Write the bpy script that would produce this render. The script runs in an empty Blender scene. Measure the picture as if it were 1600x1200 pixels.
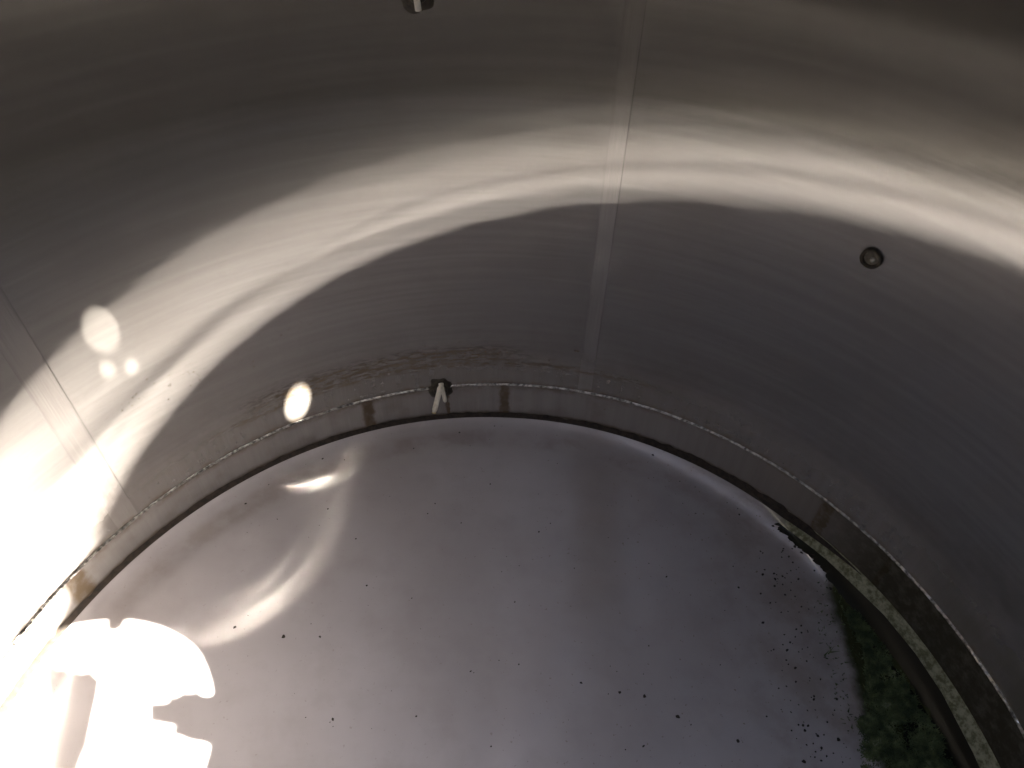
import bpy, bmesh, math, random
from mathutils import Vector, Matrix, noise

# ------------------------------------------------------------------ camera, light
S = 0.65                       # tank radius in metres; lengths below are in tank radii
sc = bpy.context.scene
col = sc.collection
_d = Vector((-31, 1116, 1180)).normalized()
_F = (Vector((0, 0, 1)) - _d * _d.z).normalized()
_R = _d.cross(_F)
if _R.x < 0:
    _R = -_R
CAM = Vector((.01, -.384, 1.461))


def ray(px, py):
    v = Vector((px - 800, py - 600, 1180))
    return Vector((v.dot(_R), v.dot(_F), -v.dot(_d))).normalized()


cam = bpy.data.cameras.new('camera')
cam_ob = bpy.data.objects.new('camera', cam)
col.objects.link(cam_ob)
sc.camera = cam_ob
_X = Vector((_R.x, _F.x, -_d.x)); _Y = -Vector((_R.y, _F.y, -_d.y)); _Z = -Vector((_R.z, _F.z, -_d.z))
cam_ob.matrix_world = Matrix(((_X.x, _Y.x, _Z.x, CAM.x * S), (_X.y, _Y.y, _Z.y, CAM.y * S),
                              (_X.z, _Y.z, _Z.z, CAM.z * S), (0, 0, 0, 1)))
cam.sensor_width = 36
cam.lens = 1180 / 1600 * 36
cam.clip_start = .005
cam.clip_end = 500

SUN = ray(255, 1115)           # the light runs along this direction
L = bpy.data.lights.new('sun', 'SUN')
L.energy = 5.0
L.angle = math.radians(.53)
L.color = (1, .925, .80)
sun_ob = bpy.data.objects.new('sun', L)
col.objects.link(sun_ob)
sun_ob.rotation_euler = SUN.to_track_quat('-Z', 'Y').to_euler()
sun_ob.location = -SUN * 5

world = bpy.data.worlds.new('World')
sc.world = world
world.use_nodes = True
wn = world.node_tree
sky = wn.nodes.new('ShaderNodeTexSky')
sky.sky_type = 'NISHITA'
sky.sun_disc = False
sky.sun_elevation = math.asin(-SUN.z)
sky.sun_rotation = math.atan2(-SUN.x, -SUN.y)
sky.dust_density = 4.0
wn.links.new(sky.outputs[0], wn.nodes['Background'].inputs[0])
wn.nodes['Background'].inputs[1].default_value = .10

vs = sc.view_settings
vs.view_transform = 'Standard'
vs.look = 'None'
vs.exposure = 4.55
vs.gamma = 1
vs.use_curve_mapping = False
cy = sc.cycles
cy.use_denoising = True
cy.use_guiding = True
cy.guiding_training_samples = 64
cy.use_adaptive_sampling = False
cy.max_bounces = 16
cy.diffuse_bounces = 8
cy.glossy_bounces = 12
cy.caustics_reflective = True
cy.blur_glossy = 0.0
cy.sample_clamp_indirect = 30

random.seed(4)


# ------------------------------------------------------------------ geometry helpers
def tilt(x, y):                # the floor leans towards the right wall
    return -.140 - .03 * x - .06 * max(x, 0) ** 2


LIP = [(.925, 0), (.945, .03), (.96, .11), (.972, .25), (.982, .45), (.991, .70), (1.0, 1.0)]


def floor_z(x, y):             # flat sheet with a rounded edge that climbs to the joint
    r = math.hypot(x, y)
    z = tilt(x, y)
    if r > .925:
        top = max(z + .018, -.122)
        for (a, b), (c, e) in zip(LIP, LIP[1:]):
            if r <= c:
                return z + (top - z) * (b + (e - b) * (r - a) / (c - a))
        return top
    return z


def on_floor(px, py):
    r = ray(px, py)
    t = 1.2
    while t < 4:
        p = CAM + r * t
        if p.z < floor_z(p.x, p.y):
            break
        t += .01
    lo, hi = t - .01, t
    for _ in range(14):
        m = (lo + hi) / 2
        p = CAM + r * m
        if p.z < floor_z(p.x, p.y):
            hi = m
        else:
            lo = m
    return p


def on_wall(px, py, rad=1.0):
    r = ray(px, py)
    a = r.x ** 2 + r.y ** 2
    b = 2 * (CAM.x * r.x + CAM.y * r.y)
    c = CAM.x ** 2 + CAM.y ** 2 - rad ** 2
    return CAM + r * ((-b + math.sqrt(b * b - 4 * a * c)) / (2 * a))


def at_roof(px, py, z):        # from a shadow's place on the floor back along the sun to height z
    p = on_floor(px, py)
    return p + SUN * ((z - p.z) / SUN.z)


def ang(p):
    return math.atan2(p.y, p.x)


def tag(o, label=None, cat=None, group=None, kind=None):
    if label: o['label'] = label
    if cat: o['category'] = cat
    if group: o['group'] = group
    if kind: o['kind'] = kind
    return o


def link(name, me, mat, parent=None, smooth=True):
    if smooth:
        me.polygons.foreach_set('use_smooth', [True] * len(me.polygons))
    if mat:
        me.materials.clear()
        me.materials.append(mat)
    o = bpy.data.objects.new(name, me)
    col.objects.link(o)
    if parent:
        o.parent = parent
    return o


def mesh(name, v, f, mat, parent=None, smooth=True):
    me = bpy.data.meshes.new(name)
    me.from_pydata([tuple(c * S for c in p) for p in v], [], f)
    me.update()
    return link(name, me, mat, parent, smooth)


def lathe(name, prof, mat, n=360, zf=None, a0=0, a1=2 * math.pi, parent=None, jit=None):
    full = abs(a1 - a0 - 2 * math.pi) < 1e-6
    m = n if full else n + 1
    v, f, k = [], [], len(prof)
    for i in range(m):
        a = a0 + (a1 - a0) * i / n
        for q, (r, z) in enumerate(prof):
            if jit:
                dr, dz = jit(a, q)
                r, z = r + dr, z + dz
            x, y = r * math.cos(a), r * math.sin(a)
            v.append((x, y, z + (zf(x, y) if zf else 0)))
    for i in range(n):
        j = (i + 1) % m
        for q in range(k - 1):
            f.append((i * k + q, j * k + q, j * k + q + 1, i * k + q + 1))
    return mesh(name, v, f, mat, parent)


def wall_frame(p):             # axes on the wall at p: right along the wall, up, and into the tank
    a = ang(p)
    inn = Vector((-math.cos(a), -math.sin(a), 0))
    up = Vector((0, 0, 1))
    return up.cross(inn), up, inn


def turned(name, prof, centre, axis, mat, parent, n=40, wob=0):
    # a turned piece: profile (radius, distance along axis)
    axis = axis.normalized()
    t = axis.orthogonal().normalized()
    b = axis.cross(t)
    v, f, k = [], [], len(prof)
    for i in range(n):
        a = 2 * math.pi * i / n
        w = 1 + wob * noise.noise(Vector((math.cos(a) * 2, math.sin(a) * 2, centre.z * 9)))
        for r, h in prof:
            v.append(tuple(centre + axis * h + (t * math.cos(a) + b * math.sin(a)) * r * w))
    for i in range(n):
        j = (i + 1) % n
        for q in range(k - 1):
            f.append((i * k + q, j * k + q, j * k + q + 1, i * k + q + 1))
    return mesh(name, v, f, mat, parent)


# ------------------------------------------------------------------ material helpers
class NT:
    def __init__(self, name):
        self.m = bpy.data.materials.new(name)
        self.m.use_nodes = True
        self.t = self.m.node_tree
        self.t.nodes.clear()
        self.out = self.t.nodes.new('ShaderNodeOutputMaterial')

    def n(self, kind, **kw):
        o = self.t.nodes.new('ShaderNode' + kind)
        for k, v in kw.items():
            setattr(o, k, v)
        return o

    def put(self, sock, v):
        if v is None:
            return
        if isinstance(v, bpy.types.NodeSocket):
            self.t.links.new(v, sock)
        elif isinstance(v, (tuple, list)):
            if sock.type == 'RGBA' and len(v) == 3:
                v = (*v, 1)
            sock.default_value = v
        else:
            sock.default_value = v

    def math(self, op, a, b=None, c=None, clamp=False):
        o = self.n('Math', operation=op, use_clamp=clamp)
        self.put(o.inputs[0], a); self.put(o.inputs[1], b); self.put(o.inputs[2], c)
        return o.outputs[0]

    def vm(self, op, a, b=None):
        o = self.n('VectorMath', operation=op)
        self.put(o.inputs[0], a); self.put(o.inputs[1], b)
        return o.outputs[0]

    def xyz(self, x=0, y=0, z=0):
        o = self.n('CombineXYZ')
        for s, v in zip(o.inputs, (x, y, z)):
            self.put(s, v)
        return o.outputs[0]

    def noise(self, vec, scale=1, detail=3, rough=.55, dist=0):
        o = self.n('TexNoise')
        self.put(o.inputs['Vector'], vec)
        for k, v in (('Scale', scale), ('Detail', detail), ('Roughness', rough), ('Distortion', dist)):
            o.inputs[k].default_value = v
        return o.outputs[0]

    def step(self, v, a, b, lo=0., hi=1.):
        o = self.n('MapRange', interpolation_type='SMOOTHSTEP')
        self.put(o.inputs[0], v)
        for i, x in enumerate((a, b, lo, hi)):
            o.inputs[i + 1].default_value = x
        return o.outputs[0]

    def mix(self, fac, a, b):
        o = self.n('Mix', data_type='RGBA')
        self.put(o.inputs[0], fac); self.put(o.inputs[6], a); self.put(o.inputs[7], b)
        return o.outputs[2]

    def shmix(self, fac, a, b):
        o = self.n('MixShader')
        self.put(o.inputs[0], fac); self.put(o.inputs[1], a); self.put(o.inputs[2], b)
        return o.outputs[0]

    def gloss(self, color, rough, an, tangent=None, normal=None):
        o = self.n('BsdfAnisotropic')
        self.put(o.inputs['Color'], color); self.put(o.inputs['Roughness'], rough)
        self.put(o.inputs['Anisotropy'], an); self.put(o.inputs['Tangent'], tangent); self.put(o.inputs['Normal'], normal)
        return o.outputs[0]

    def diffuse(self, color, normal=None):
        o = self.n('BsdfDiffuse')
        self.put(o.inputs['Color'], color); self.put(o.inputs['Normal'], normal)
        return o.outputs[0]

    def bump(self, h, strength, dist, normal=None):
        o = self.n('Bump')
        o.inputs['Strength'].default_value = strength
        o.inputs['Distance'].default_value = dist
        self.put(o.inputs['Height'], h); self.put(o.inputs['Normal'], normal)
        return o.outputs[0]

    def place(self):           # x, y, z, angle, radius in tank radii
        g = self.n('NewGeometry')
        p = self.vm('MULTIPLY', g.outputs['Position'], (1 / S,) * 3)
        s = self.n('SeparateXYZ')
        self.put(s.inputs[0], p)
        x, y, z = s.outputs
        th = self.math('ARCTAN2', y, x)
        r = self.math('SQRT', self.math('ADD', self.math('MULTIPLY', x, x), self.math('MULTIPLY', y, y)))
        return p, x, y, z, th, r

    def grain(self, normal, direction, coord, slow, freq, amp):
        # scratch facets: tilt the normal to either side of the scratch direction
        nz = self.noise(self.xyz(self.math('MULTIPLY', coord, freq), self.math('MULTIPLY', slow, 5.), 0), 1., 2, .6)
        k = self.math('MULTIPLY', self.math('SUBTRACT', nz, .5), amp)
        o = self.n('VectorMath', operation='SCALE')
        self.put(o.inputs[0], direction); self.put(o.inputs['Scale'], k)
        return self.vm('NORMALIZE', self.vm('ADD', normal, o.outputs[0]))

    def done(self, sh):
        self.t.links.new(sh, self.out.inputs[0])
        return self.m


def band(N, v, c, w, soft):    # 1 inside c +- w
    return N.step(N.math('ABSOLUTE', N.math('SUBTRACT', v, c)), w, w + soft, 1, 0)


def simple(name, color, rough=.6, metallic=0., var=.25, scale=60, bump=0.):
    N = NT(name)
    p = N.n('BsdfPrincipled')
    g = N.n('NewGeometry')
    nz = N.noise(g.outputs['Position'], scale, 4)
    dark = tuple(c * (1 - var) for c in color)
    light = tuple(min(1, c * (1 + var)) for c in color)
    N.put(p.inputs['Base Color'], N.mix(N.step(nz, .3, .7), dark, light))
    p.inputs['Roughness'].default_value = rough
    p.inputs['Metallic'].default_value = metallic
    if bump:
        N.put(p.inputs['Normal'], N.bump(nz, 1, bump))
    return N.done(p.outputs[0])


def wall_material(name, strip=False, lower=False):
    N = NT(name)
    p, x, y, z, th, r = N.place()
    V = N.xyz(0, 0, 1)
    around = N.xyz(N.math('MULTIPLY', th, .9), N.math('MULTIPLY', z, 9.), 0)
    fine = N.xyz(N.math('MULTIPLY', th, 14.), N.math('MULTIPLY', z, 420.), 3)
    mid = N.xyz(N.math('MULTIPLY', th, 1.6), N.math('MULTIPLY', z, 60.), 7)
    wave = N.noise(around, 1., 2)
    nfine = N.noise(fine, 1., 3, .6)
    nmid = N.noise(mid, 1., 3, .6)
    cloud = N.noise(p, 5., 4)
    h = N.math('ADD', N.math('MULTIPLY', wave, .00035), N.math('ADD', N.math('MULTIPLY', nmid, .00004), N.math('MULTIPLY', nfine, .000012)))
    nrm = N.bump(h, 1., S)
    base = N.mix(N.step(nmid, .3, .75), (.56, .552, .53), (.64, .632, .61))
    base = N.mix(N.math('MULTIPLY', N.step(cloud, .45, .7), .25), base, (.47, .44, .41))
    if strip:
        lines = N.noise(N.xyz(N.math('MULTIPLY', th, 900.), N.math('MULTIPLY', z, 6.), 1), 1., 3)
        base = N.mix(N.step(lines, .35, .7), (.58, .565, .54), (.71, .695, .67))
        along = N.vm('CROSS_PRODUCT', N.vm('NORMALIZE', N.vm('MULTIPLY', p, (1, 1, 0))), (0, 0, 1))
        gn = N.grain(nrm, along, th, z, 1700., 2.6)
        g1 = N.gloss(base, .30, 1., V, gn)
        g2 = N.gloss(base, .28, .5, V, nrm)
        sh = N.shmix(.12, g1, g2)
    else:
        along = N.vm('CROSS_PRODUCT', N.vm('NORMALIZE', N.vm('MULTIPLY', p, (1, 1, 0))), (0, 0, 1))
        gn = N.grain(nrm, along, th, z, 1700., 1.05)
        g1 = N.gloss(base, .21, 1., V, gn)
        g2 = N.gloss(base, .19, .6, V, nrm)
        sh = N.shmix(.03, g1, g2)
    film = N.diffuse(N.mix(cloud, (.34, .32, .305), (.42, .40, .385)), nrm)
    runs = N.noise(N.xyz(N.math('MULTIPLY', th, 38.), N.math('MULTIPLY', z, 1.6), 0), 1., 4, .65)
    zc = N.math('ADD', z, N.math('MULTIPLY', N.math('SUBTRACT', cloud, .5), .12))
    fac = N.math('ADD', N.step(zc, .05, .17, .22, 0), N.step(zc, .15, .5, .12, .075)) if not lower else .46
    fac = N.math('MULTIPLY', fac, N.step(runs, .3, .7, .94, 1.07))
    sh = N.shmix(fac, sh, film)
    # dirt that settled on the steel: tide marks, weld discolouration, drips
    grime = N.diffuse((.10, .074, .048))
    n1 = N.noise(N.xyz(N.math('MULTIPLY', th, 26.), N.math('MULTIPLY', z, 95.), 0), 1., 6, .75)
    n2 = N.noise(p, 40., 4, .65)
    if not lower:
        tide = N.math('MULTIPLY', band(N, z, .105, .012, .04), band(N, th, 1.88, .22, .25))
        tide2 = N.math('MULTIPLY', band(N, z, .075, .004, .012), band(N, th, 1.75, .42, .3))
        tide = N.math('MAXIMUM', tide, tide2)
        tide = N.math('MULTIPLY', N.math('MULTIPLY', tide, N.step(n1, .40, .60)), .8)
        heat = N.math('MULTIPLY', N.step(z, .005, .022, 1, 0), N.step(n2, .35, .65, .15, .75))
        low = N.math('MULTIPLY', N.step(z, .0, .28, .22, 0), N.step(n2, .3, .7, .4, 1))
        pit = N.math('MULTIPLY', N.math('MULTIPLY', N.step(N.noise(p, 150., 2), .70, .74), N.step(z, .05, .45, .5, .06)), 1.)
        d = N.math('MAXIMUM', N.math('MAXIMUM', tide, heat), N.math('MAXIMUM', low, pit))
        sh = N.shmix(d, sh, grime)
        alg = N.math('MULTIPLY', N.step(th, .25, .62, 1, 0), N.step(z, -.05, .55, 1, 0))
        alg = N.math('MULTIPLY', alg, N.step(N.noise(p, 9., 4), .32, .66, .12, .5))
        sh = N.shmix(alg, sh, N.diffuse((.06, .056, .036)))
    else:
        heat = N.math('MULTIPLY', N.step(z, -.03, -.006, 0, 1), N.step(n2, .35, .65, .1, .7))
        drips = None
        for px, py, w in ((575, 640, .016), (788, 625, .014), (1290, 800, .02), (1390, 880, .01), (700, 630, .006), (128, 920, .03)):
            a = ang(on_wall(px, py))
            wob = N.math('ADD', th, N.math('MULTIPLY', N.math('SUBTRACT', n2, .5), .022))
            b = band(N, wob, a, w * .55, w * .7)
            drips = b if drips is None else N.math('MAXIMUM', drips, b)
        drips = N.math('MULTIPLY', drips, N.step(n2, .25, .6, .55, .95))
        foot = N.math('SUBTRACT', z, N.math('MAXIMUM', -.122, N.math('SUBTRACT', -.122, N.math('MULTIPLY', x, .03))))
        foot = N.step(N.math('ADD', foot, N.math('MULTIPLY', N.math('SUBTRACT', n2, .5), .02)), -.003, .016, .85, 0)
        cl = N.step(N.noise(p, 12., 4), .45, .75, 0, .35)
        right = N.step(x, .25, .85, 0, .42)
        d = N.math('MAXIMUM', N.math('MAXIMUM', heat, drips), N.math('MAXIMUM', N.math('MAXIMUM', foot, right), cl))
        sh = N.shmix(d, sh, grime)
        alg = N.math('MULTIPLY', N.step(th, .5, .8, 1, 0), N.step(n2, .2, .6, .4, .85))
        sh = N.shmix(alg, sh, N.diffuse((.03, .029, .016)))
    return N.done(sh)


def floor_material():
    N = NT('floor_steel')
    p, x, y, z, th, r = N.place()
    rad = N.vm('NORMALIZE', N.vm('MULTIPLY', p, (1, 1, 0)))
    tan = N.vm('CROSS_PRODUCT', rad, (0, 0, 1))
    n_big = N.noise(p, 2.2, 4, .5)
    n_mid = N.noise(p, 11., 5, .6)
    n_fin = N.noise(p, 70., 4, .65)
    ring = N.noise(N.xyz(N.math('MULTIPLY', th, 2.), N.math('MULTIPLY', r, 130.), 0), 1., 3)
    h = N.math('ADD', N.math('MULTIPLY', n_big, .004), N.math('ADD', N.math('MULTIPLY', ring, .00006), N.math('MULTIPLY', n_fin, .00012)))
    nrm = N.bump(h, 1., S)
    steel = N.mix(N.step(n_mid, .3, .7), (.56, .535, .54), (.63, .605, .61))
    g1 = N.gloss(steel, .16, 1., tan, N.grain(nrm, rad, r, th, 1500., 2.0))
    g2 = N.gloss(steel, .46, .1, tan, nrm)
    sh = N.shmix(.92, g1, g2)
    film_c = N.mix(N.step(n_big, .35, .65), (.345, .325, .33), (.42, .404, .416))
    film_c = N.mix(N.math('MULTIPLY', N.step(n_mid, .4, .7), .35), film_c, (.30, .275, .265))
    film = N.diffuse(film_c, nrm)
    sh = N.shmix(N.step(n_mid, .25, .75, .68, .84), sh, film)
    # brown scum: a ring just inside the edge, streaks that lead to the pool
    brown = N.diffuse((.21, .172, .14))
    ringm = N.math('MULTIPLY', band(N, r, .925, .012, .03), N.math('MULTIPLY', N.step(n_mid, .35, .65, .12, .40), N.step(y, .2, .6)))
    right = N.math('MULTIPLY', N.step(x, .35, .80, 0, .55), N.step(n_mid, .35, .68, .15, 1))
    edge = N.step(N.math('ADD', r, N.math('MULTIPLY', N.math('SUBTRACT', n_fin, .5), .02)), .988, .999, 0, .95)
    speck = N.math('MULTIPLY', N.step(N.noise(p, 120., 2), .69, .74), N.step(x, -.3, .8, .3, .9))
    streak = N.math('MULTIPLY', N.math('MULTIPLY', band(N, N.math('SUBTRACT', x, N.math('MULTIPLY', n_big, .22)), .13, .012, .09), N.step(y, .2, .5)), .3)
    d = N.math('MAXIMUM', N.math('MAXIMUM', ringm, right), N.math('MAXIMUM', N.math('MAXIMUM', edge, speck), streak))
    sh = N.shmix(d, sh, brown)
    # algae on the lip above the pool
    wav = N.math('ADD', x, N.math('MULTIPLY', N.math('SUBTRACT', n_mid, .5), .06))
    lip = N.math('MULTIPLY', N.step(N.math('ADD', r, N.math('MULTIPLY', N.math('SUBTRACT', n_mid, .5), .012)), .977, .982), N.step(wav, .66, .73))
    lipc = N.mix(N.step(n_fin, .35, .65), (.13, .13, .075), (.34, .34, .24))
    sh = N.shmix(lip, sh, N.diffuse(lipc, nrm))
    # green-brown bed under and beside the pool
    bed = N.math('MULTIPLY', N.step(wav, .775, .81), N.step(r, .972, .980, 1, 0))
    sh = N.shmix(bed, sh, N.diffuse(N.mix(n_fin, (.02, .025, .01), (.07, .075, .035))))
    return N.done(sh)


M = {
    'wall': wall_material('brushed_wall_steel'),
    'strip': wall_material('ground_seam_steel', strip=True),
    'lower': wall_material('lower_band_steel', lower=True),
    'floor': floor_material(),
    'roof': simple('roof_paint', (.16, .155, .15), .7, 0, .1, 20),
    'bead': simple('weld_metal', (.40, .385, .36), .30, 1., .75, 170, .0006),
    'gap': simple('joint_dirt', (.022, .015, .010), .8, 0, .6, 120),
    'grime': simple('grime_dark', (.030, .024, .015), .75, 0, .6, 150, .0006),
    'bore_disc': simple('bore_shade', (.008, .010, .007), .6, 0, .5, 150),
    'plastic': simple('aged_white_plastic', (.66, .63, .54), .5, 0, .10, 160),
    'cut': simple('cut_end_yellowed', (.50, .40, .20), .6, 0, .15, 160),
    'dull': simple('dull_fitting_metal', (.06, .054, .045), .45, .7, .4, 200, .0005),
    'glint': simple('screw_metal', (.45, .43, .40), .35, 1., .2, 200),
    'crumb': simple('dark_crumb', (.020, .015, .010), .8, 0, .5, 300),
    'rust': simple('rust_fleck', (.085, .052, .026), .85, 0, .5, 300),
    'white': simple('sun_catch_white', (.8, .78, .74), .6, 0, .05, 40),
    'skin': simple('skin', (.50, .33, .25), .5, 0, .08, 40),
    'case': simple('camera_case', (.02, .02, .022), .4, 0, .1, 40),
}

# ------------------------------------------------------------------ the tank
ZR = 1.511
pk = lambda z: 1 - .0026 * math.exp(-(z / .03) ** 2) - .0007 * math.exp(-((z - .058) / .038) ** 2)
wall = lathe('tank_wall', [(pk(z), z) for z in (0, .01, .02, .03, .04, .05, .06, .075, .09, .11, .14, .18, .25, .4, .6, .8, 1.0, 1.25, ZR + .004)], M['wall'], 540)
tag(wall, 'brushed stainless steel wall of the round tank', kind='structure')
low = lathe('lower_band', [(pk(z), z) for z in (-.30, -.2, -.14, -.11, -.09, -.075, -.06, -.05, -.04, -.03, -.02, -.01, -.0004)], M['lower'], 540, parent=wall)
tag(low, 'dull stained steel band between the weld line and the floor')
floor = lathe('tank_floor', [(.0001, 0)] + [(.9 * i / 36, 0) for i in range(1, 37)] + [(.925, 0), (.935, 0), (.945, 0), (.953, 0), (.96, 0), (.966, 0), (.972, 0), (.977, 0), (.982, 0), (.9865, 0), (.991, 0), (.9955, 0), (1.0, 0)], M['floor'], 540, floor_z)
tag(floor, 'pale stained steel floor of the tank, leaning to the right', kind='structure')


def bead_jit(a, q):
    s = 1 if q not in (0, 8) else 0
    k = noise.noise(Vector((math.cos(a) * 90, math.sin(a) * 90, q * .4))) * .0016 + abs(math.sin(a * 330)) * .0006
    w = noise.noise(Vector((math.cos(a) * 14, math.sin(a) * 14, 3))) * .0016
    return (-k * s, w + k * .4)


bead = lathe('weld_bead', [(.9968 - .0030 * math.sin(t), .0034 * math.cos(t)) for t in [math.pi * i / 8 for i in range(9)]],
             M['bead'], 2600, parent=wall, jit=bead_jit)
tag(bead, 'thin rippled silver weld line running round the wall')


def gap_jit(a, q):
    k = noise.noise(Vector((math.cos(a) * 40, math.sin(a) * 40, q))) * .0035 + noise.noise(Vector((math.cos(a) * 9, math.sin(a) * 9, q + 5))) * .003
    e = min(1., max(0., (a - .56) / .22))          # thins out where the algae begins
    if q == 0:
        return (.0085 * (1 - e), 0)
    return (k * .6 * e + (.0035 * (1 - e) if q == 1 else 0), (k * .5 if q == 2 else 0) * e - (.002 if q == 1 else .0055) * (1 - e))


gap = lathe('joint_dirt', [(.9895, .0008), (.9945, .0022), (.9985, .0062)], M['gap'], 900, floor_z, a0=.56, a1=.56 + 2 * math.pi - 1.4, parent=floor, jit=gap_jit)
tag(gap, 'dark dirt packed in the joint where floor meets wall')

# ground strips over the upright plate seams
for (px, py), w, lab in (((967, 200), .0172, 'ground upright seam strip near the middle of the wall'),
                         ((127, 700), .0245, 'ground upright seam strip at the left of the wall')):
    a = ang(on_wall(px, py))
    s = lathe('seam_strip', [(pk(z) - .0008, z) for z in (.006, .02, .04, .06, .09, .12, .2, .4, .7, 1.1, ZR)], M['strip'], 8, a0=a - w, a1=a + w, parent=wall)
    tag(s, lab)
    for sg in (-1, 1):
        e = lathe('seam_edge', [(pk(z) - .0013, z) for z in (.006, .02, .04, .06, .09, .12, .2, .4, .9, ZR)], M['strip'], 2,
                  a0=a + sg * w - .0008, a1=a + sg * w + .0008, parent=s)


def hole_sheet(name, outer, holes, z, thick, mat, parent=None):
    cu = bpy.data.curves.new(name, 'CURVE')
    cu.dimensions = '2D'
    cu.fill_mode = 'BOTH'
    cu.extrude = thick * S
    for x, y, r, n in [(*outer, 360)] + [(*h, 96) for h in holes]:
        sp = cu.splines.new('POLY')
        sp.points.add(n - 1)
        sp.use_cyclic_u = True
        for i in range(n):
            a = 2 * math.pi * i / n
            sp.points[i].co = ((x + r * math.cos(a)) * S, (y + r * math.sin(a)) * S, 0, 1)
    tmp = bpy.data.objects.new(name, cu)
    col.objects.link(tmp)
    me = bpy.data.meshes.new_from_object(tmp.evaluated_get(bpy.context.evaluated_depsgraph_get()))
    bpy.data.objects.remove(tmp)
    bpy.data.curves.remove(cu)
    me.transform(Matrix.Translation((0, 0, z * S)))
    return link(name, me, mat, parent, smooth=False)


def roof_xy(P):
    q = P + SUN * ((ZR - P.z) / SUN.z)
    return q.x, q.y


HC = at_roof(216, 1080, ZR)
MAN = (-.1256, -.504, .298)
vent = roof_xy(on_wall(465, 630))
caps = [(on_wall(158, 517), .032), (on_wall(168, 577), .0140), (on_wall(206, 573), .0130)]
holes = [MAN, (*vent, .032)] + [(*roof_xy(p), r) for p, r in caps]
roof = hole_sheet('tank_roof', (0, 0, 1.03), holes, ZR, .004, M['roof'])
tag(roof, 'steel roof of the tank with an open manhole', kind='structure')
collar = turned('manhole_collar', [(.300, .0), (.300, .07), (.312, .07), (.312, .0)], Vector((MAN[0], MAN[1], ZR + .004)), Vector((0, 0, 1)), M['roof'], roof, 120)
latch = turned('latch', [(.001, 0), (.017, 0), (.020, .006), (.017, .014), (.001, .014)], at_roof(182, 975, ZR + .006), Vector((0, 0, 1)), M['roof'], roof, 20)
# short unseen neck added round the vent hole, white to catch the sun
added_vent_neck = turned('added_vent_neck', [(.0325, .0), (.0335, .006), (.044, .006), (.044, .0)], Vector((vent[0], vent[1], ZR + .004)), Vector((0, 0, 1)), M['white'], roof, 48)

# ------------------------------------------------------------------ fittings on the wall
def ribbon(name, pts, wid, thk, side, mat, parent=None):
    # a flat strip with rounded section swept along pts; side = width direction
    v, f = [], []
    pts = [Vector(p) for p in pts]
    K = 12
    for i, p in enumerate(pts):
        t = (pts[min(i + 1, len(pts) - 1)] - pts[max(i - 1, 0)]).normalized()
        s = (side - t * side.dot(t)).normalized()
        n = t.cross(s)
        e = 1.0
        if i in (0, len(pts) - 1):
            e = .55
        for q in range(K):
            a = 2 * math.pi * q / K
            c, d = math.cos(a), math.sin(a)
            c = math.copysign(abs(c) ** .55, c); d = math.copysign(abs(d) ** .55, d)
            v.append(tuple(p + s * c * wid * e + n * d * thk * e))
    m = len(pts)
    for i in range(m - 1):
        for q in range(K):
            r = (q + 1) % K
            f.append((i * K + q, i * K + r, (i + 1) * K + r, (i + 1) * K + q))
    f.append(tuple(reversed(range(K))))
    f.append(tuple(range((m - 1) * K, m * K)))
    return mesh(name, v, f, mat, parent)


def port(px, py, label, rad):
    p = on_wall(px, py)
    rt, up, inn = wall_frame(p)
    e = bpy.data.objects.new('wall_port', None)
    col.objects.link(e)
    tag(e, label, 'pipe port', 'level ports one above the other')
    turned('grime_ring', [(rad * .62, .0070), (rad * .8, .0075), (rad, .006), (rad * 1.1, .003), (rad * 1.28, .0006)], p, inn, M['grime'], e, 48, .28)
    turned('socket_lip', [(rad * .46, .001), (rad * .46, .009), (rad * .52, .011), (rad * .62, .010), (rad * .68, .004)], p, inn, M['dull'], e, 40, .05)
    turned('bore_disc', [(.0003, .0012), (rad * .25, .0012), (rad * .47, .0014)], p, inn, M['bore_disc'], e, 32)  # shallow disc; its near-black colour stands in for shade down the pipe
    return p, rt, up, inn


p, rt, up, inn = port(688, 606, 'dark grimy pipe port on the weld line near the floor', .030)
# folded white strip: bend near the bore, a long arm down-left and a short arm down-right
q0 = p + inn * .016 + up * .004
for_pts = []
long_end = q0 - rt * -.0 + Vector((0, 0, 0))


def loc(px, py, off):          # a point seen at the pixel, off in front of the wall
    return on_wall(px, py, 1 - off)


top = loc(689, 601, .018)
la = [top + (loc(678, 645, .036) - top) * k for k in (0, .12, .3, .5, .7, .88, 1)]
stripA = ribbon('plastic_strip', la, .0072, .0036, rt, M['plastic'])
tag(stripA, 'folded off-white plastic strip poking out of the lower wall port', 'plastic strip')
b0 = loc(689.5, 601, .014)
lb = [b0 + (loc(696, 628, .022) - b0) * k for k in (0, .15, .4, .7, .9, 1)]
ribbon('short_arm', lb, .0056, .0030, rt, M['plastic'], stripA)
turned('fold', [(.0003, -.0068), (.004, -.0064), (.005, 0), (.004, .0064), (.0003, .0068)], top + (b0 - top) * .5, rt, M['plastic'], stripA, 16)
ce = la[-1]
ax = (la[-1] - la[-2]).normalized()
ribbon('cut_end', [ce - ax * .0035, ce - ax * .001, ce + ax * .0022], .0062, .0034, rt, M['cut'], stripA)

p, rt, up, inn = port(652, -12, 'dark grimy pipe port high on the wall at the top edge', .026)
t0 = loc(649, -16, .016)
t1 = loc(654, 18, .024)
stripB = ribbon('plastic_strip', [t0 + (t1 - t0) * k for k in (0, .1, .35, .65, .88, .96, 1)], .0056, .0030, rt, M['plastic'])
tag(stripB, 'white plastic strip hanging from the upper wall port at the top edge', 'plastic strip')

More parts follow.
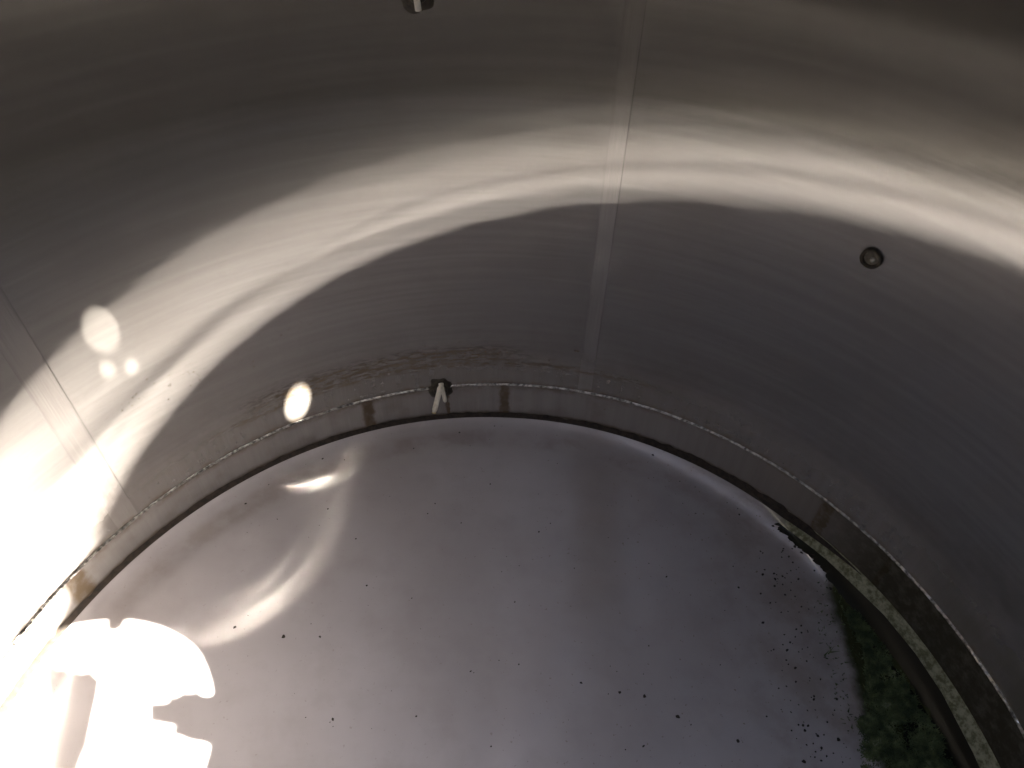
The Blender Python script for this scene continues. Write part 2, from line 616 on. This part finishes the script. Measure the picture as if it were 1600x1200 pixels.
# plugged socket at the right
p = on_wall(1362, 403)
rt, up, inn = wall_frame(p)
e = bpy.data.objects.new('wall_plug', None)
col.objects.link(e)
tag(e, 'small dark round plug with a glinting screw on the right wall', 'plug')
R0 = .0205
turned('rim', [(R0 * 1.02, .0003), (R0, .005), (R0 * .9, .0068), (R0 * .74, .006), (R0 * .66, .0018)], p, inn, M['grime'], e, 40, .06)
turned('plug_face', [(.0003, .0014), (R0 * .4, .0016), (R0 * .68, .0018)], p, inn, M['dull'], e, 32)
turned('screw', [(.0003, .0056), (R0 * .17, .005), (R0 * .26, .003), (R0 * .28, .0014)], p + rt * .0042 - up * .0022, inn, M['glint'], e, 18)

# ------------------------------------------------------------------ pool, moss, crumbs
WZ = -.206
v, f = [], []
edge_in, edge_out = [], []
nA = 90
for i in range(nA + 1):
    y = .50 - 1.0 * i / nA
    xo = math.sqrt(max(0, .9895 ** 2 - y * y))
    edge_out.append((xo, y))
    wob = noise.noise(Vector((y * 14, 2, 0))) * .012 + noise.noise(Vector((y * 45, 5, 0))) * .006
    edge_in.append((min(.868 + wob, xo - .002), y))
K = 8
for (xi, y), (xo, _) in zip(edge_in, edge_out):
    for q in range(K + 1):
        v.append((xi + (xo - xi) * q / K, y, WZ))
for i in range(nA):
    for q in range(K):
        a = i * (K + 1) + q
        f.append((a, a + K + 1, a + K + 2, a + 1))
tin = [(1209, 819), (1222, 833), (1243, 852), (1264, 869), (1284, 889), (1302, 915), (1325, 945), (1368, 990), (1420, 1060), (1455, 1125), (1488, 1200), (1500, 1240)]
tout = [(1217, 817), (1232, 829), (1250, 842), (1272, 859), (1293, 876), (1315, 897), (1343, 924), (1381, 961), (1430, 1021), (1471, 1082), (1520, 1176), (1550, 1244)]
b0 = len(v)
Q = 0
for k in range(len(tin) - 1):
    for j in range(8):
        t = j / 8
        row = []
        for arr, off in ((tin, 1), (tout, 0)):
            px = arr[k][0] + (arr[k + 1][0] - arr[k][0]) * t
            py = arr[k][1] + (arr[k + 1][1] - arr[k][1]) * t
            if off:
                px += 7 * noise.noise(Vector((k * 2.1 + t * 2, 1, 0))) + 5 * noise.noise(Vector((k * 6 + t * 6, 2, 0)))
            row.append((px, py))
        for m in range(4):
            u = m / 3
            P = on_floor(row[0][0] + (row[1][0] - row[0][0]) * u, row[0][1] + (row[1][1] - row[0][1]) * u)
            v.append((P.x, P.y, P.z + (.0006 if m in (0, 3) else .0022)))
        Q += 1
for i in range(Q - 1):
    for m in range(3):
        a = b0 + i * 4 + m
        f.append((a, a + 4, a + 5, a + 1))
N = NT('murky_water')
pb = N.n('BsdfPrincipled')
pb.inputs['Base Color'].default_value = (.006, .0065, .004, 1)
pb.inputs['Roughness'].default_value = .3
pb.inputs['IOR'].default_value = 1.33
g = N.n('NewGeometry')
N.put(pb.inputs['Normal'], N.bump(N.noise(g.outputs['Position'], 18, 2), 1, .0008))
pool = mesh('pool_water', v, f, N.done(pb.outputs[0]))
tag(pool, 'dark shallow water standing along the right edge of the floor', kind='structure')

# moss: tufts of small blades over the shallow side of the pool
mpoly = [(1300, 905), (1322, 940), (1338, 985), (1350, 1030), (1352, 1070), (1344, 1120), (1342, 1160), (1350, 1215),
         (1500, 1215), (1480, 1180), (1455, 1125), (1418, 1070), (1388, 1008), (1345, 962), (1310, 922)]
mp = [on_floor(*q) for q in mpoly]


def inside(x, y, poly):
    c = False
    for i in range(len(poly)):
        a, b = poly[i], poly[i - 1]
        if (a.y > y) != (b.y > y) and x < (b.x - a.x) * (y - a.y) / (b.y - a.y) + a.x:
            c = not c
    return c


N = NT('moss_green')
pb = N.n('BsdfPrincipled')
g = N.n('NewGeometry')
nz = N.noise(g.outputs['Position'], 55, 4)
nz2 = N.noise(g.outputs['Position'], 260, 2)
c = N.mix(N.step(nz, .35, .68), (.032, .050, .018), (.13, .165, .065))
c = N.mix(N.math('MULTIPLY', N.step(nz, .56, .74), N.step(nz2, .45, .6)), c, (.30, .31, .20))
N.put(pb.inputs['Base Color'], c)
pb.inputs['Roughness'].default_value = .8
moss_mat = N.done(pb.outputs[0])
v, f = [], []
x0, x1 = min(q.x for q in mp) - .02, max(q.x for q in mp) + .02
y0, y1 = min(q.y for q in mp), max(q.y for q in mp)
rng = random.Random(9)
cnt = 0
while cnt < 15000:
    x, y = rng.uniform(x0, x1), rng.uniform(y0, y1)
    jx = noise.noise(Vector((x * 30, y * 30, 0))) * .018 + noise.noise(Vector((x * 90, y * 90, 4))) * .008
    if not inside(x + jx, y + jx, mp):
        if rng.random() > .012 or x < .70:
            continue
    if math.hypot(x, y) > .965:
        continue
    cl = noise.noise(Vector((x * 26, y * 26, 8)))
    if cl < -.35 and rng.random() < .8:
        continue
    cnt += 1
    z = max(floor_z(x, y), WZ) - .0005
    hgt = (.004 + .010 * max(0, cl + .3)) * rng.uniform(.5, 1.3)
    a = rng.uniform(0, 6.283)
    w = rng.uniform(.0012, .0026)
    lx, ly = rng.gauss(0, .6) * hgt, rng.gauss(0, .6) * hgt
    ca, sa = math.cos(a) * w, math.sin(a) * w
    b = len(v)
    v += [(x - ca, y - sa, z), (x + ca, y + sa, z), (x - sa * .8, y + ca * .8, z), (x + lx, y + ly, z + hgt)]
    f += [(b, b + 1, b + 3), (b + 1, b + 2, b + 3), (b + 2, b, b + 3)]
moss = mesh('moss', v, f, moss_mat, smooth=False)
tag(moss, 'dark green moss growing along the shallow edge of the pool', 'moss', kind='stuff')


def lump(name, r, seed, mat, flat=.55, stretch=1.):
    bm = bmesh.new()
    bmesh.ops.create_icosphere(bm, subdivisions=2, radius=1)
    for q in bm.verts:
        k = 1 + .45 * noise.noise(q.co * 1.6 + Vector((seed, 0, 0)))
        q.co = Vector((q.co.x * k * stretch, q.co.y * k, q.co.z * k * flat)) * r * S
    me = bpy.data.meshes.new(name)
    bm.to_mesh(me)
    bm.free()
    me.materials.append(mat)
    return me


cm = [lump('crumb', 1, s, M['crumb'], .5, 1.3) for s in range(5)]
spots = [(443, 995, 4.2), (367, 980, 3.4), (500, 995, 2.6), (573, 915, 2.4), (520, 1124, 3), (968, 1082, 3.2), (1007, 1088, 3.6), (1059, 1120, 4.2),
         (1153, 1158, 4), (1192, 973, 3.4), (1310, 1156, 4), (1256, 1190, 4), (908, 1067, 2.6), (842, 831, 2.4), (384, 787, 2.6), (1278, 1150, 3),
         (1298, 920, 4), (1211, 905, 3.2), (1155, 804, 2.6), (1020, 711, 3.4), (718, 676, 2.4), (556, 842, 2)]
crumb_label = 'dark crumb of dirt lying on the pale tank floor'
for i, (px, py, r) in enumerate(spots):
    P = on_floor(px, py)
    o = bpy.data.objects.new('crumb', cm[i % 5])
    col.objects.link(o)
    k = r * .00082
    o.location = (P.x * S, P.y * S, (P.z + k * .25) * S)
    o.scale = (k, k, k)
    o.rotation_euler = (0, 0, rng.uniform(0, 6.28))
    tag(o, crumb_label, 'crumb', 'dark crumbs scattered on the floor')


def flecks(name, pts, mat, label, cat, seed):
    v, f = [], []
    r0 = random.Random(seed)
    for P, nrm, size in pts:
        t = nrm.orthogonal().normalized()
        b = nrm.cross(t)
        k = r0.randint(4, 6)
        a0 = r0.uniform(0, 6.28)
        base = len(v)
        sx = r0.uniform(.6, 1.6)
        for i in range(k):
            a = a0 + 6.283 * i / k
            rr = size * r0.uniform(.6, 1.2)
            v.append(tuple(P + t * math.cos(a) * rr * sx + b * math.sin(a) * rr + nrm * .0002))
        v.append(tuple(P + nrm * size * .5))
        for i in range(k):
            f.append((base + i, base + (i + 1) % k, base + k))
    o = mesh(name, v, f, mat, smooth=False)
    return tag(o, label, cat, kind='stuff')


UP = Vector((0, 0, 1))
pts = []
for _ in range(420):           # fine grit, denser towards the pool and the edge
    px, py = rng.uniform(330, 1340), rng.uniform(660, 1215)
    P = on_floor(px, py)
    r = math.hypot(P.x, P.y)
    if r > .985 or (rng.random() > .18 + .7 * max(0, P.x) + (.3 if r > .9 else 0)):
        continue
    pts.append((P, UP, rng.choice((.0008, .001, .0012, .0016, .0022))))
for _ in range(110):           # trails running down to the pool
    t = rng.random()
    px = 1215 + 70 * t + rng.gauss(0, 22)
    py = 850 + 360 * t + rng.gauss(0, 12)
    pts.append((on_floor(px, py), UP, rng.uniform(.0012, .0034)))
for _ in range(14):            # tip of the pool
    t = rng.random()
    pts.append((on_floor(1212 + 70 * t + rng.gauss(0, 4), 822 + 62 * t + rng.gauss(0, 5)), UP, rng.uniform(.002, .005)))
flecks('floor_grit', pts, M['crumb'], 'fine dark grit sprinkled over the tank floor', 'grit', 3)

pts = []


def wfl(px, py, s):
    P = on_wall(px, py)
    pts.append((P, wall_frame(P)[2], s))


for _ in range(150):           # tide line above the weld
    px = rng.gauss(690, 75)
    py = 553 + ((px - 720) / 200) ** 2 * 42 + rng.choice((-8, 0, 2, 12, 18)) + rng.gauss(0, 4)
    wfl(px, py, rng.uniform(.0009, .0028))
for _ in range(60):            # dotted line to the left
    t = rng.random()
    wfl(170 + 310 * t + rng.gauss(0, 9), 640 - 135 * t + rng.gauss(0, 11), rng.uniform(.0008, .0018))
for _ in range(60):
    t = rng.random()
    wfl(300 + 600 * t, 700 - 380 * t + 290 * t * t + rng.gauss(0, 18), rng.uniform(.0008, .0016))
for q in ((903, 549, .0042), (925, 462, .003), (899, 548, .003), (822, 276, .0018), (1015, 650, .002), (1072, 632, .002), (1270, 815, .003), (945, 640, .002)):
    wfl(*q)
flecks('rust_flecks', pts, M['rust'], 'brown rust flecks along the old tide line on the wall', 'rust', 5)

# ------------------------------------------------------------------ the person above the manhole
def body_mesh(name, limbs, vox, mat):
    # limbs: chains of (point, radius) in tank radii; fused into one surface
    bm = bmesh.new()
    for ch in limbs:
        for (a, ra), (b, rb) in zip(ch, ch[1:]):
            a, b = Vector(a), Vector(b)
            n = max(2, int((b - a).length / (min(ra, rb) * .5)))
            for i in range(n + 1):
                t = i / n
                m = Matrix.Translation((a + (b - a) * t) * S) @ Matrix.Scale((ra + (rb - ra) * t) * S, 4)
                bmesh.ops.create_icosphere(bm, subdivisions=2, radius=1, matrix=m)
    me = bpy.data.meshes.new(name)
    bm.to_mesh(me)
    bm.free()
    tmp = bpy.data.objects.new(name, me)
    col.objects.link(tmp)
    rm = tmp.modifiers.new('r', 'REMESH')
    rm.mode = 'VOXEL'
    rm.voxel_size = vox
    sm = tmp.modifiers.new('s', 'SMOOTH')
    sm.iterations = 3
    out = bpy.data.meshes.new_from_object(tmp.evaluated_get(bpy.context.evaluated_depsgraph_get()))
    bpy.data.objects.remove(tmp)
    return link(name, out, mat)


ZH = ZR + .03


def sh(px, py, z=ZH):
    return at_roof(px, py, z)


limbs = []
# right hand: palm under and behind the camera, fingers curled over its upper edge
palm = sh(352, 1138)
limbs += [[(sh(306, 1134), .024), (sh(332, 1130), .036), (palm, .044), (sh(400, 1130), .042)]]
for px, l in ((268, 1090), (288, 1084), (308, 1082), (327, 1088)):
    limbs.append([(sh(px + 26, 1120), .0125), (sh(px + 6, 1106), .0115), (sh(px, l), .0085), (sh(px - 2, l + 10, ZH + .02), .0085)])
limbs.append([(sh(335, 1152), .016), (sh(304, 1150), .0145), (sh(276, 1142), .012)])
wr = sh(400, 1130)
elb = Vector((.42, -1.02, ZR + .42))
sho = Vector((-.08, -1.38, ZR + .80))
limbs.append([(wr, .040), (elb, .062), (sho, .085)])
# left hand resting in the opening
lw = sh(72, 1215)
limbs.append([(sh(112, 1075), .030), (sh(112, 1110), .046), (sh(98, 1160), .050), (lw, .052)])
for px, py in ((80, 1036), (101, 1045), (121, 1052), (141, 1049)):
    limbs.append([(sh(px + 4, 1085), .0135), (sh(px, py + 14), .012), (sh(px, py), .0085)])
limbs.append([(sh(128, 1120), .020), (sh(143, 1085), .015), (sh(148, 1066), .013)])
elbl = Vector((-.52, -1.05, ZR + .34))
shl = Vector((-.62, -1.38, ZR + .80))
limbs.append([(lw, .042), (elbl, .062), (shl, .085)])
# trunk, neck and head, kneeling beside the manhole
limbs.append([(sho, .09), (Vector((-.35, -1.40, ZR + .80)), .13), (shl, .09)])
limbs.append([(Vector((-.35, -1.40, ZR + .78)), .17), (Vector((-.35, -1.42, ZR + .40)), .19), (Vector((-.35, -1.45, ZR + .16)), .20)])
limbs.append([(Vector((-.35, -1.39, ZR + .9)), .08), (Vector((-.35, -1.35, ZR + 1.08)), .085)])
limbs.append([(Vector((-.35, -1.34, ZR + 1.10)), .115), (Vector((-.35, -1.33, ZR + 1.19)), .125)])
for sx in (-1, 1):
    limbs.append([(Vector((-.35 + sx * .11, -1.45, ZR + .17)), .13), (Vector((-.35 + sx * .16, -1.08, ZR + .12)), .10),
                  (Vector((-.35 + sx * .14, -1.55, ZR + .08)), .065), (Vector((-.35 + sx * .14, -1.72, ZR + .07)), .05)])
person = body_mesh('person', limbs, .005, M['skin'])
tag(person, 'person leaning over the manhole, seen only by the shadow of two hands', 'person')

# hand-held camera: flat body just behind the lens, at right angles to the view
C = [sh(236, 1101, CAM.z + .012), sh(236, 1130, CAM.z + .012), sh(345, 1150, CAM.z + .03), sh(345, 1098, CAM.z + .03)]
back = Vector((0, 0, .013))
v = [tuple(c + Vector((0, 0, .004))) for c in C] + [tuple(c + back) for c in C]
f = [(0, 1, 2, 3), (7, 6, 5, 4), (0, 4, 5, 1), (1, 5, 6, 2), (2, 6, 7, 3), (3, 7, 4, 0)]
hc = mesh('handheld_camera', v, f, M['case'], smooth=False)
tag(hc, 'dark hand-held camera in the manhole, casting the square notch in the sunlight', 'camera')
